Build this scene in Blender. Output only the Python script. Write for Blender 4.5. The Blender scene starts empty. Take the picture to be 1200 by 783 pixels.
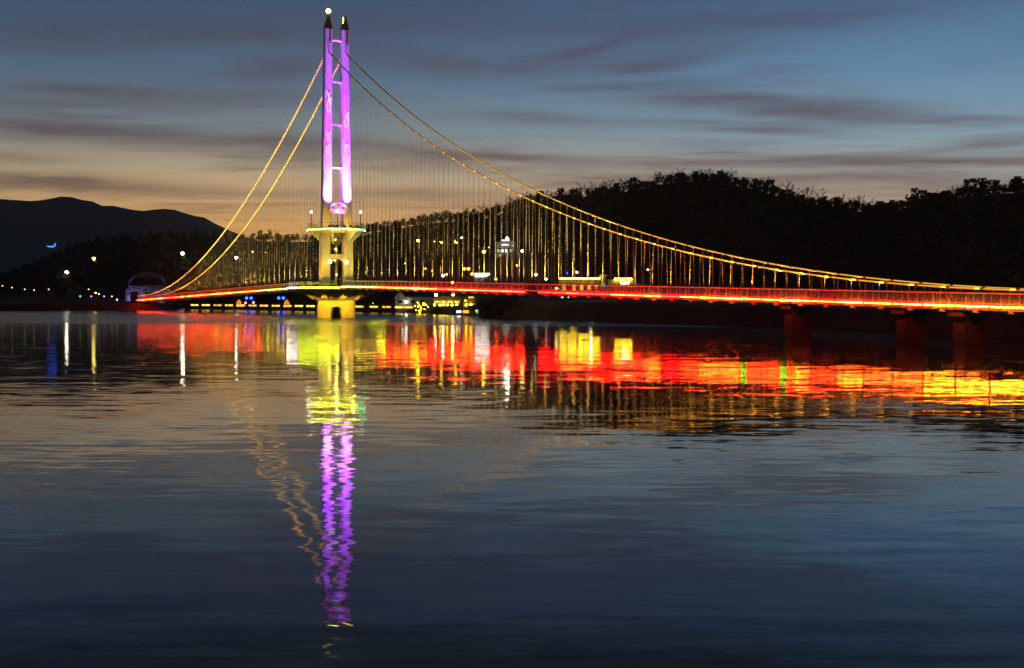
import bpy, math, random
import numpy as np
from mathutils import Vector, Matrix
random.seed(11); np.random.seed(11)
R = math.radians
sc = bpy.context.scene
COL = sc.collection

# ------------------------------------------------------------------ camera
F, CX, HY, HC = 1506.0, 600.0, 348.0, 4.45       # focal length in photo pixels, centre, horizon row, eye height
cam = bpy.data.cameras.new('camera'); camo = bpy.data.objects.new('camera', cam); COL.objects.link(camo)
camo.location = (0, 0, HC); camo.rotation_euler = (R(90), 0, 0)
cam.sensor_width = 36; cam.lens = 36 * F / 1200; cam.shift_y = (HY - 391.5) / 1200
cam.clip_start = .5; cam.clip_end = 20000
sc.camera = camo
sc.view_settings.view_transform = 'Standard'; sc.view_settings.look = 'None'
sc.view_settings.exposure = 0; sc.view_settings.gamma = 1; sc.view_settings.use_curve_mapping = False
sc.cycles.use_denoising = True
sc.cycles.use_light_tree = True
sc.cycles.max_bounces = 3; sc.cycles.diffuse_bounces = 1; sc.cycles.glossy_bounces = 2; sc.cycles.transparent_max_bounces = 8
sc.cycles.use_adaptive_sampling = True; sc.cycles.adaptive_threshold = .02
sc.cycles.caustics_reflective = False; sc.cycles.caustics_refractive = False
sc.cycles.sample_clamp_indirect = 80

def lin(r, g, b):
    f = lambda c: c / 12.92 if c <= .04045 else ((c + .055) / 1.055) ** 2.4
    return (f(r / 255), f(g / 255), f(b / 255))

# ------------------------------------------------------------------ node expressions
class X:
    def __init__(s, nt, sock): s.nt, s.k = nt, sock
    def op(s, o, *a, clamp=False):
        n = s.nt.nodes.new('ShaderNodeMath'); n.operation = o; n.use_clamp = clamp
        for i, v in enumerate((s,) + a):
            if isinstance(v, X): s.nt.links.new(v.k, n.inputs[i])
            else: n.inputs[i].default_value = v
        return X(s.nt, n.outputs[0])
    def __add__(s, o): return s.op('ADD', o)
    def __sub__(s, o): return s.op('SUBTRACT', o)
    def __mul__(s, o): return s.op('MULTIPLY', o)
    def __truediv__(s, o): return s.op('DIVIDE', o)
    def exp(s): return s.op('EXPONENT')
    def clamp(s): return s.op('ADD', 0.0, clamp=True)
    def smooth(s, a, b, t0=0, t1=1):
        n = s.nt.nodes.new('ShaderNodeMapRange'); n.interpolation_type = 'SMOOTHSTEP'
        s.nt.links.new(s.k, n.inputs[0])
        for i, v in enumerate((a, b, t0, t1)): n.inputs[1 + i].default_value = v
        return X(s.nt, n.outputs[0])
def combine(nt, x, y, z=0.0):
    n = nt.nodes.new('ShaderNodeCombineXYZ')
    for i, v in enumerate((x, y, z)):
        if isinstance(v, X): nt.links.new(v.k, n.inputs[i])
        else: n.inputs[i].default_value = v
    return n.outputs[0]
def noise(nt, vec, scale=1, detail=3, rough=.5, dist=0):
    n = nt.nodes.new('ShaderNodeTexNoise')
    if vec is not None: nt.links.new(vec, n.inputs['Vector'])
    n.inputs['Scale'].default_value = scale; n.inputs['Detail'].default_value = detail
    n.inputs['Roughness'].default_value = rough; n.inputs['Distortion'].default_value = dist
    return X(nt, n.outputs[0])
def mixc(nt, f, a, b, mode='MIX'):
    n = nt.nodes.new('ShaderNodeMix'); n.data_type = 'RGBA'; n.blend_type = mode
    for i, v in ((0, f), (6, a), (7, b)):
        if isinstance(v, X): nt.links.new(v.k, n.inputs[i])
        elif isinstance(v, bpy.types.NodeSocket): nt.links.new(v, n.inputs[i])
        elif i == 0: n.inputs[0].default_value = v
        else: n.inputs[i].default_value = (*v, 1)
    return n.outputs[2]
def ramp(nt, x, stops):
    n = nt.nodes.new('ShaderNodeValToRGB'); nt.links.new(x.k, n.inputs[0]); cr = n.color_ramp
    while len(cr.elements) < len(stops): cr.elements.new(.5)
    for e, (p, c) in zip(cr.elements, stops): e.position = p; e.color = (*c, 1)
    return n.outputs[0]

# ------------------------------------------------------------------ world: dusk sky with streaked cloud
SUN_AZ, SUN_EL = R(-8.5), R(-3.0)        # the sun has set behind the hills, left of the tower
w = bpy.data.worlds.new('World'); sc.world = w; w.use_nodes = True
w.cycles.sampling_method = 'MANUAL'; w.cycles.sample_map_resolution = 256
nt = w.node_tree; nt.nodes.clear()
tc = nt.nodes.new('ShaderNodeTexCoord')
sep = nt.nodes.new('ShaderNodeSeparateXYZ'); nt.links.new(tc.outputs['Generated'], sep.inputs[0])
dx, dy, dz = (X(nt, sep.outputs[i]) for i in range(3))
az = dx.op('ARCTAN2', dy)
el = dz.op('MINIMUM', .9999).op('MAXIMUM', -.9999).op('ARCSINE')
eld = el.op('ABSOLUTE') * (180 / math.pi)
t = (eld / 90.0).op('POWER', .5)
P = lambda d: (d / 90) ** .5
warm = [(P(0), lin(222, 132, 56)), (P(2.8), lin(240, 180, 102)), (P(4.1), lin(220, 174, 122)), (P(5.5), lin(188, 167, 136)),
        (P(7.2), lin(124, 134, 136)), (P(9.4), lin(86, 109, 130)), (P(13.2), lin(58, 77, 106)), (P(16.5), lin(31, 45, 55)), (P(22), lin(16, 27, 31)), (P(40), lin(11, 18, 21)), (1, lin(8, 13, 16))]
cool = [(P(0), lin(158, 110, 82)), (P(2.8), lin(164, 128, 104)), (P(4.2), lin(166, 150, 136)), (P(5.3), lin(158, 163, 161)),
        (P(7), lin(134, 164, 179)), (P(10), lin(99, 140, 174)), (P(13.2), lin(71, 102, 138)), (P(16.5), lin(38, 58, 74)), (P(22), lin(19, 32, 38)), (P(40), lin(11, 18, 21)), (1, lin(8, 13, 16))]
g = ((az - (-.27)) / .42); g = (g * g * -1.0).exp()
clear = mixc(nt, g, ramp(nt, t, cool), ramp(nt, t, warm))
# long streaks seen in perspective
zz = dz.op('MAXIMUM', 0.0) + .035
px_, py_ = dx / zz, dy / zz
n1 = noise(nt, combine(nt, px_ * .42, py_ * 1.0), 1.0, 4, .58, .55)
n2 = noise(nt, combine(nt, px_ * .9 + 7.0, py_ * 1.9), 1.2, 3, .6, .8)
cl = (n1 * .68 + n2 * .32).smooth(.45, .68, 0, .7)
wa = noise(nt, combine(nt, az * 9.0, el * 40.0), 1.0, 3, .6)
wb = noise(nt, combine(nt, az * 14.0 + 5.0, el * 90.0), 1.0, 3, .65)
def streak(px, py, wpx, hpx, tilt, k):
    """cloud bank in a compass direction, given by where the photograph shows it"""
    a0 = math.atan((px - CX) / F); e0 = math.atan((HY - py) / F * math.cos(a0)); wa_ = wpx / F; we_ = hpx / F
    u = az - a0; v = el - e0 - u * tilt + (wa - .5) * (hpx / F * 2.4)
    r = (u / wa_); q = (v / we_)
    return ((r * r + q * q) * -1.0).exp() * min(.97, k * 1.2)
total = cl
for args in [(90, 152, 130, 9, -.045, .85), (330, 168, 130, 9, .0, .75), (60, 214, 150, 10, -.03, .75), (250, 226, 110, 5, .0, .4),
             (330, 82, 75, 14, .06, .55), (230, 38, 150, 12, .03, .3), (560, 184, 130, 8, -.05, .75), (480, 228, 120, 7, .0, .45),
             (690, 58, 70, 7, .26, .6), (770, 76, 60, 9, .1, .6), (480, 66, 90, 12, -.05, .4), (700, 102, 70, 6, 0, .45), (640, 140, 120, 9, -.03, .4),
             (900, 22, 160, 14, .0, .55), (840, 118, 110, 9, -.06, .65), (960, 128, 120, 11, -.06, .6), (890, 152, 70, 4, -.03, .4),
             (1080, 190, 200, 6, -.01, .75), (900, 188, 180, 5, .01, .5), (1180, 166, 90, 5, .06, .5), (1000, 210, 180, 8, -.03, .6), (560, 30, 200, 14, .03, .4),
             (420, 34, 180, 18, .02, .4), (620, 76, 150, 16, .03, .4), (780, 40, 150, 20, .04, .42), (300, 112, 170, 10, .0, .35), (10, 186, 60, 6, 0, .4), (150, 110, 160, 7, -.02, .3)]:
    s_ = streak(*args)
    total = total + s_ - total * s_
dens = (total * (wb * 1.1 + .45)).op('MINIMUM', .92)
cloudc = mixc(nt, g, ramp(nt, t, [(P(0), lin(112, 76, 62)), (P(4), lin(118, 94, 86)), (P(7), lin(100, 91, 100)), (P(12), lin(76, 82, 106)), (P(30), lin(28, 38, 52)), (1, lin(14, 20, 28))]),
              ramp(nt, t, [(P(0), lin(140, 92, 58)), (P(4), lin(130, 102, 84)), (P(7), lin(98, 87, 94)), (P(12), lin(66, 73, 97)), (P(30), lin(26, 34, 46)), (1, lin(14, 20, 28))]))
skyc = mixc(nt, dens, clear, cloudc)
dim = az.smooth(-.46, -.14, .85, 1)                # duller away from where the sun went down
skyc = mixc(nt, 1.0, skyc, combine(nt, dim, dim, dim), 'MULTIPLY')
nish = nt.nodes.new('ShaderNodeTexSky'); nish.sky_type = 'NISHITA'; nish.sun_disc = False
nish.sun_elevation = SUN_EL; nish.sun_rotation = SUN_AZ; nish.dust_density = 2.0
nb = nt.nodes.new('ShaderNodeBackground'); nt.links.new(nish.outputs[0], nb.inputs[0]); nb.inputs[1].default_value = .05
bg = nt.nodes.new('ShaderNodeBackground'); nt.links.new(skyc, bg.inputs[0]); bg.inputs[1].default_value = 1.0
ad = nt.nodes.new('ShaderNodeAddShader'); nt.links.new(nb.outputs[0], ad.inputs[0]); nt.links.new(bg.outputs[0], ad.inputs[1])
wo = nt.nodes.new('ShaderNodeOutputWorld'); nt.links.new(ad.outputs[0], wo.inputs[0])

sl = bpy.data.lights.new('sun', 'SUN'); sl.energy = .04; sl.angle = R(12); sl.color = (1, .62, .35)
so = bpy.data.objects.new('sun', sl); COL.objects.link(so); so.location = (-300, 2000, 60)
so.rotation_euler = (math.pi / 2 - SUN_EL, 0, math.pi - SUN_AZ)   # already below the horizon

# ------------------------------------------------------------------ materials
def mat(name, col, rough=.7, metal=0, var=.25, scale=1.0, bump=0.0, spec=.5):
    m = bpy.data.materials.new(name); m.use_nodes = True; t_ = m.node_tree
    b = t_.nodes['Principled BSDF']; b.inputs['Roughness'].default_value = rough; b.inputs['Metallic'].default_value = metal
    b.inputs['Specular IOR Level'].default_value = spec
    tcn = t_.nodes.new('ShaderNodeTexCoord')
    nz = noise(t_, tcn.outputs['Object'], scale, 5, .6)
    c = mixc(t_, nz.smooth(.3, .7), tuple(v * (1 - var) for v in col), tuple(min(1, v * (1 + var)) for v in col))
    t_.links.new(c, b.inputs['Base Color'])
    if bump:
        bn = t_.nodes.new('ShaderNodeBump'); bn.inputs['Strength'].default_value = bump; bn.inputs['Distance'].default_value = .1
        t_.links.new(nz.k, bn.inputs['Height']); t_.links.new(bn.outputs[0], b.inputs['Normal'])
    return m
def emis(name, col, st):
    m = bpy.data.materials.new(name); m.use_nodes = True; t_ = m.node_tree; t_.nodes.clear()
    e = t_.nodes.new('ShaderNodeEmission'); e.inputs[0].default_value = (*col, 1); e.inputs[1].default_value = st
    o = t_.nodes.new('ShaderNodeOutputMaterial'); t_.links.new(e.outputs[0], o.inputs[0])
    return m
M = dict(
    steel=mat('painted steel', (.32, .32, .31), .45, .3, .15), dark=mat('dark steel', (.06, .06, .06), .5, .4, .2),
    concrete=mat('concrete', (.38, .36, .33), .85, 0, .14, .6, .2), tower=mat('tower paint', (.55, .54, .53), .55, 0, .08, .3, .05),
    copper=mat('brown metal cap', (.16, .10, .06), .5, .3, .2), deck=mat('deck planks', (.16, .13, .1), .7, 0, .2, 2),
    cable=mat('cable', (.22, .20, .17), .6, .2, .1), rail=mat('rail', (.3, .29, .27), .4, .4, .1),
    hang=mat('hanger rods', (.3, .29, .27), .7, 0, .1), pierc=mat('red glow tinted concrete', (.013, .003, .0022), .9, 0, .3, .8, .3),  # piers and anchor blocks: red deck light put into the colour
    earth=mat('winter hillside', (.034, .021, .014), .95, 0, .4, .05), rock=mat('bank rock', (.11, .095, .08), .9, 0, .4, .3, .4),
    bark=mat('bark', (.05, .034, .025), .95, 0, .3, 2), twig=mat('bare twigs', (.06, .04, .029), .95, 0, .3, 1),
    pine=mat('pine needles', (.036, .034, .018), .9, 0, .4, .8), bush=mat('shrub leaves', (.06, .075, .03), .85, 0, .4, 1.2),
    mountain=mat('distant mountain', (.065, .08, .10), 1, 0, .15, .006), wall=mat('plaster', (.55, .52, .46), .85, 0, .1, .5),
    grey=mat('grey render', (.35, .35, .33), .85, 0, .15, .5), roof=mat('roof sheet', (.07, .065, .06), .7, 0, .2, .6),
    wood=mat('timber', (.14, .10, .06), .8, 0, .25, 1.5), red=mat('red painted boards', (.28, .03, .02), .7, 0, .2, 1),
    hull=mat('boat hull', (.3, .28, .26), .5, 0, .1, 1), orange=mat('orange canvas', (.75, .25, .04), .8, 0, .1, 1), white=mat('white paint', (.75, .75, .73), .5, 0, .05, 1),
    tyre=mat('rubber', (.02, .02, .02), .9), carw=mat('white car paint', (.7, .7, .7), .3, 0, .03), card=mat('dark car paint', (.05, .05, .06), .3, 0, .03),
    glass=mat('dark window glass', (.015, .017, .02), .08, 0, .1),
    l_white=emis('lamp white', (1, .93, .72), 55), l_warm=emis('lamp warm', (1, .72, .16), 20), l_yel=emis('lamp yellow', (1, .68, .02), 45), l_org=emis('lamp orange', (1, .26, .012), 14),
    l_dim=emis('lamp faint', (1, .9, .7), 5), l_blue=emis('lamp blue', (.006, .05, 1), 14), l_pink=emis('lamp pink', (1, .25, .8), 4), l_green=emis('lamp green', (.08, 1, .2), 6),
    l_far=emis('far lamp', (1, .72, .2), 2.5),
    w_yel=emis('lit window yellow', (1, .5, .04), 3.2), w_white=emis('lit window white', (1, 1, .75), 2.2), w_dim=emis('lit window pale', (.75, 1, .7), .7),
    sign=emis('lit sign', (1, .97, .85), 9), luminous=emis('projected outline', (1, .7, .85), 1.8), spec=emis('top lamp', (1, .92, .1), 12))

# perforated rail infill: half open mesh
m = mat('rail mesh', (.16, .15, .14), .6); t_ = m.node_tree; b_ = t_.nodes['Principled BSDF']; o_ = t_.nodes['Material Output']
tr = t_.nodes.new('ShaderNodeBsdfTransparent'); mx = t_.nodes.new('ShaderNodeMixShader'); mx.inputs[0].default_value = .24
t_.links.new(tr.outputs[0], mx.inputs[1]); t_.links.new(b_.outputs[0], mx.inputs[2]); t_.links.new(mx.outputs[0], o_.inputs[0])
M['mesh'] = m

# ------------------------------------------------------------------ mesh builder
class MB:
    def __init__(s): s.v, s.f = [], []
    def add(s, v, f):
        o = len(s.v); s.v += [tuple(p) for p in v]; s.f += [tuple(i + o for i in q) for q in f]; return s
    def box(s, c, d, rz=0, mtx=None):
        x, y, z = (k / 2 for k in d); ca, sa = math.cos(rz), math.sin(rz); vs = []
        for i, j, k in ((-1,-1,-1),(1,-1,-1),(1,1,-1),(-1,1,-1),(-1,-1,1),(1,-1,1),(1,1,1),(-1,1,1)):
            a, b = i * x, j * y; vs.append((c[0] + a * ca - b * sa, c[1] + a * sa + b * ca, c[2] + k * z))
        return s.add(vs, [(0,3,2,1),(4,5,6,7),(0,1,5,4),(1,2,6,5),(2,3,7,6),(3,0,4,7)])
    def tube(s, pts, rad, n=6, cap=True):
        pts = [Vector(p) for p in pts]; N = len(pts); rad = rad if isinstance(rad, (list, tuple)) else [rad] * N
        vs = []
        for i, p in enumerate(pts):
            d = (pts[min(i + 1, N - 1)] - pts[max(i - 1, 0)]).normalized()
            u = d.cross(Vector((0, 0, 1)));
            if u.length < 1e-3: u = d.cross(Vector((0, 1, 0)))
            u.normalize(); w_ = u.cross(d)
            for k in range(n):
                a = 2 * math.pi * k / n; vs.append(p + (u * math.cos(a) + w_ * math.sin(a)) * rad[i])
        fs = [(i * n + k, i * n + (k + 1) % n, (i + 1) * n + (k + 1) % n, (i + 1) * n + k) for i in range(N - 1) for k in range(n)]
        if cap: fs += [tuple(range(n))[::-1], tuple((N - 1) * n + k for k in range(n))]
        return s.add(vs, fs)
    def lathe(s, prof, n=48, c=(0, 0), sx=1, sy=1, a0=0, a1=2 * math.pi):
        full = abs(a1 - a0 - 2 * math.pi) < 1e-6; m_ = n if full else n + 1
        vs = [(c[0] + r * sx * math.cos(a0 + (a1 - a0) * k / n), c[1] + r * sy * math.sin(a0 + (a1 - a0) * k / n), z) for r, z in prof for k in range(m_)]
        fs = [(i * m_ + k, i * m_ + (k + 1) % m_, (i + 1) * m_ + (k + 1) % m_, (i + 1) * m_ + k) for i in range(len(prof) - 1) for k in range(n)]
        return s.add(vs, fs)
    def ball(s, c, r, n=10, sq=1):
        prof = [(max(1e-4, r * math.sin(math.pi * i / (n // 2 + 2))), c[2] - sq * r * math.cos(math.pi * i / (n // 2 + 2))) for i in range(n // 2 + 3)]
        return s.lathe(prof, n, c)
    def prism(s, poly, y0, y1, plane='xz'):
        """outline in x,z pushed from y0 to y1 (or y,z pushed along x)"""
        n = len(poly); mk = (lambda a, b, c: (a, c, b)) if plane == 'xz' else (lambda a, b, c: (c, a, b))
        vs = [mk(a, b, y0) for a, b in poly] + [mk(a, b, y1) for a, b in poly]
        return s.add(vs, [tuple(range(n)), tuple(range(2 * n - 1, n - 1, -1))] + [(i, i + n, (i + 1) % n + n, (i + 1) % n) for i in range(n)])
    def mesh(s, name, m, smooth=False):
        me = bpy.data.meshes.new(name); me.from_pydata(s.v, [], s.f); me.update()
        if m is not None: me.materials.append(M[m] if isinstance(m, str) else m)
        if smooth: me.polygons.foreach_set('use_smooth', [True] * len(me.polygons))
        return me
    def build(s, name, m, parent=None, smooth=False, loc=None):
        return link(name, s.mesh(name, m, smooth), parent, loc)
def link(name, data, parent=None, loc=None):
    o = bpy.data.objects.new(name, data); COL.objects.link(o)
    if parent is not None: o.parent = parent
    if loc is not None: o.location = loc
    return o
def tag(o, label=None, cat=None, group=None, kind=None):
    for k, v in (('label', label), ('category', cat), ('group', group), ('kind', kind)):
        if v: o[k] = v
    return o
def thing(name, label, cat, loc, rz=0, group=None):
    o = bpy.data.objects.new(name, None); COL.objects.link(o); o.empty_display_size = .2
    o.location = loc; o.rotation_euler = (0, 0, rz); return tag(o, label, cat, group)
def copy_tree(o, parent=None):
    c = o.copy(); COL.objects.link(c); c.parent = parent
    for ch in list(o.children): copy_tree(ch, c)
    return c
def lamp(kind, name, parent, loc, energy, col, aim=None, size=.1, spot=60, blend=.5):
    l = bpy.data.lights.new(name, kind); l.energy = energy; l.color = col
    if kind == 'SPOT': l.spot_size = R(spot); l.spot_blend = blend
    l.shadow_soft_size = size
    o = link(name, l, parent, loc)
    if aim is not None: o.rotation_euler = (Vector(aim) - Vector(loc)).to_track_quat('-Z', 'Y').to_euler()
    return o
def at(px, py, D): return Vector(((px - CX) / F * D, D, HC + (HY - py) / F * D))

# ------------------------------------------------------------------ terrain
SH = np.array([(-900, 380), (-300, 400), (0, 414), (120, 428), (180, 436), (225, 474), (300, 442), (365, 415), (470, 372), (545, 308), (600, 262), (700, 232), (800, 212), (900, 190), (1000, 172), (1100, 151), (1200, 131), (1400, 104), (2100, 70)], float)
SK = np.array([(-900, 300), (-300, 318), (0, 316), (30, 308), (60, 296), (100, 281), (140, 273), (200, 270), (260, 273), (300, 270), (360, 271), (395, 272), (430, 262), (480, 254), (530, 247), (560, 246), (600, 232), (640, 225), (690, 219), (740, 212), (770, 207), (800, 203), (830, 202), (860, 207), (900, 217), (940, 228), (985, 235), (1020, 240), (1060, 233), (1100, 225), (1150, 218), (1200, 214), (1400, 205), (2100, 235)], float)
shore_d = lambda px: np.interp(px, SH[:, 0], SH[:, 1])
ridge_y = lambda px: np.interp(px, SK[:, 0], SK[:, 1])
ridge_d = lambda px: np.interp(px, [-900, 0, 380, 430, 830, 1200, 2100], [640, 660, 690, 620, 600, 560, 450])
TREE_H = 5.0
def hnoise(x, y):
    return (np.sin(x * .031 + 1.3) * np.cos(y * .027) + .6 * np.sin(x * .083 + y * .05) + .4 * np.cos(y * .11 - x * .07))
def sstep(t): t = np.clip(t, 0, 1); return t * t * (3 - 2 * t)
def height(px, D):
    ds, dr = shore_d(px), ridge_d(px)
    x = (px - CX) / F * D
    bank = np.interp(px, [0, 170, 230, 480, 560, 620, 1200], [2.2, 2.4, 1.0, 1.2, 2.6, 3.4, 2.6])
    zp = bank + np.interp(px, [0, 300, 600, 1200], [1.2, 1.5, 2.4, 1.2])
    zr = HC + (HY - ridge_y(px)) / F * dr - TREE_H
    z = -1.5 + (bank + 1.5) * sstep((D - ds + 4) / 10) + (zp - bank) * sstep((D - ds - 8) / 60)
    t1 = np.clip((D - ds - 75) / (dr - ds - 75), 0, 1)
    z = z + (zr - zp) * (.25 * t1 + .75 * sstep(t1))
    z = z - np.clip((D - dr) / 500, 0, 1) * zr * .8
    fade = sstep((D - ds - 20) / 60)
    return z + hnoise(x, D) * (.9 * fade * (1 - .6 * sstep((t1 - .8) * 5)) + .12)
cols = np.arange(-900, 2101, 10.0)
ts = np.concatenate([np.linspace(-8, 20, 12), np.linspace(28, 120, 10), np.linspace(140, 1100, 44)])
V = []
for c in cols:
    ds = shore_d(c)
    for q in ts:
        D = ds + q; V.append(((c - CX) / F * D, D, float(height(c, D))))
nr = len(ts); Fc = [(i * nr + j, (i + 1) * nr + j, (i + 1) * nr + j + 1, i * nr + j + 1) for i in range(len(cols) - 1) for j in range(nr - 1)]
tag(MB().add(V, Fc).build('hillside_terrain', 'earth', smooth=True), kind='structure')
def ground(px, py, h=0.0, dmin=0):
    """first place along a line of sight where the land, plus a height h, is met"""
    D = max(float(shore_d(px)) + 3, dmin)
    while D < 700 and float(height(px, D)) + h < HC + (HY - py) / F * D: D += 1.0
    return D
def land(px, D): return Vector(((px - CX) / F * D, D, float(height(px, D))))

MT = np.array([(-1500, 255), (-600, 240), (-200, 226), (-60, 236), (0, 232), (40, 237), (75, 230), (100, 235), (120, 240), (150, 245), (168, 247), (195, 243), (215, 248), (240, 256), (262, 268), (330, 292), (420, 310), (600, 318), (1500, 320), (2500, 322)], float)
V = []; cs = np.arange(-1500, 2501, 12.0); rows = np.array([-900, -650, -400, -220, -100, 0, 150, 500, 1200.0])
for c in cs:
    for q in rows:
        D = 3200 + q; zt = HC + (HY - np.interp(c, MT[:, 0], MT[:, 1])) / F * 3200
        k = 1 - abs(q) / 950 if q <= 0 else 1 - q / 1300
        x = (c - CX) / F * D
        V.append((x, D, -5 + (zt + 5) * max(0, k) ** 1.2 + hnoise(x * .35, D * .3) * (3 if q else 1.2) + random.uniform(-2, 2) + hnoise(x * 1.1, D) * 1.5))
nr = len(rows); Fc = [(i * nr + j, (i + 1) * nr + j, (i + 1) * nr + j + 1, i * nr + j + 1) for i in range(len(cs) - 1) for j in range(nr - 1)]
tag(MB().add(V, Fc).build('mountain_range', 'mountain', smooth=True), kind='structure')

# ------------------------------------------------------------------ lake
W_MID, W_FINE, W_LONG, W_RUF = .042, .062, .005, .2
m = bpy.data.materials.new('lake water'); m.use_nodes = True; t_ = m.node_tree; b = t_.nodes['Principled BSDF']
b.inputs['Base Color'].default_value = (.004, .008, .011, 1); b.inputs['IOR'].default_value = 1.31
geo = t_.nodes.new('ShaderNodeNewGeometry'); sp = t_.nodes.new('ShaderNodeSeparateXYZ'); t_.links.new(geo.outputs['Position'], sp.inputs[0])
wx, wy = X(t_, sp.outputs[0]), X(t_, sp.outputs[1])
big = noise(t_, combine(t_, wx * .012, wy * .03), 1, 3, .5)
# a breeze ruffles the water near the far bank; nearer it lies almost still, in patches
ruf = (wy + (big - .5) * 90.0 + wx * .32).smooth(185, 205)
patch = noise(t_, combine(t_, wx * .03, wy * .11), 1, 3, .55).smooth(.38, .66)
def slopes(vec, scale, det, rough=.5, dist=0):
    n = t_.nodes.new('ShaderNodeTexNoise'); t_.links.new(vec, n.inputs['Vector'])
    n.inputs['Scale'].default_value = scale; n.inputs['Detail'].default_value = det; n.inputs['Roughness'].default_value = rough; n.inputs['Distortion'].default_value = dist
    q = t_.nodes.new('ShaderNodeSeparateColor'); t_.links.new(n.outputs['Color'], q.inputs[0])
    return X(t_, q.outputs[0]) - .5, X(t_, q.outputs[1]) - .5
ruf = ruf * (wy + wx * .25).smooth(335, 290)
a1, b1 = slopes(combine(t_, wx * .24, wy * 1.1), 1.0, 3, .55, .2)
a2, b2 = slopes(combine(t_, wx * .62, wy * 2.3), 1.0, 4, .68, .3)
a3, b3 = slopes(combine(t_, wx * .035, wy * .16), 1.0, 2)
a4, b4 = slopes(combine(t_, wx * 1.5, wy * 2.2), 1.0, 2, .6)
calm = wy.smooth(14, 46, .8, 1) * wy.smooth(95, 270, 1, .55)
k2 = (patch * (W_FINE * .6) + W_FINE * .5) * calm
a1 = a1 * calm; b1 = b1 * calm
sy = b1 * W_MID + b2 * k2 + b3 * W_LONG + b4 * (ruf * W_RUF)
sx = a1 * (W_MID * .7) + a2 * (k2 * 2.3) + a3 * (W_LONG * .1) + a4 * (ruf * W_RUF * .6)
nn = t_.nodes.new('ShaderNodeVectorMath'); nn.operation = 'NORMALIZE'
t_.links.new(combine(t_, sx, sy, 1.0), nn.inputs[0]); t_.links.new(nn.outputs[0], b.inputs['Normal'])
t_.links.new((ruf * .10 + .03 + wy.smooth(25, 250, 0, .105)).k, b.inputs['Roughness'])
lake = MB().add([(-4000, -300, 0), (4000, -300, 0), (4000, 9000, 0), (-4000, 9000, 0)], [(0, 1, 2, 3)]).build('lake_water', m)
tag(lake, kind='structure')

# ------------------------------------------------------------------ suspension bridge
A = Vector((788 * -1, F)).normalized()          # away from us along the bridge
TX, TY = (394 - 600) / F * 273.9, 273.9
BR = thing('suspension_bridge', 'lit single tower footbridge with red deck lights, gold cables and violet tower', 'bridge', (TX, TY, 0), math.atan2(-A.y, -A.x))
SE = 196.0; RAIL_K = 2.4
def dz_(s): return 6.7 - .019 * (math.sqrt(s * s + 400) - 20)
def cz(s): return max(4.94 + .001437 * (max(0, 190 - abs(s))) ** 2, 4.94 - .03 * max(0, abs(s) - 190))
def cy(s): return 1.9 + .45 * min(1, abs(s) / 60)
def toworld(s, v, z): return BR.matrix_world @ Vector((s, v, z))
bpy.context.view_layer.update()

# deck slabs, one run each side of the tower
for sg in (-1, 1):
    q = MB(); n = 64; vs = []
    for i in range(n + 1):
        s = sg * (7.5 + (SE - 7.5) * i / n); z = dz_(s)
        for y, zz_ in ((-2.4, z - .06), (2.4, z - .06), (2.1, z - .5), (-2.1, z - .5)): vs.append((s, y, zz_))
    fs = [(4 * i + k, 4 * i + (k + 1) % 4, 4 * i + 4 + (k + 1) % 4, 4 * i + 4 + k) for i in range(n) for k in range(4)] + [(0, 1, 2, 3), (4 * n, 4 * n + 1, 4 * n + 2, 4 * n + 3)]
    q.add(vs, fs); q.build('deck', 'deck', BR)
# floor beams with outriggers every 4 m
beam = MB().box((0, 0, -.55), (.22, 5.4, .32)).box((0, -3.05, -.32), (.14, 1.1, .12)).box((0, 3.05, -.32), (.14, 1.1, .12)).mesh('floor_beam', 'steel')
bays = [sg * (12 + 4 * i) for sg in (1, -1) for i in range(46)]
for s in bays: link('floor_beam', beam, BR, (s, 0, dz_(s)))
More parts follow.
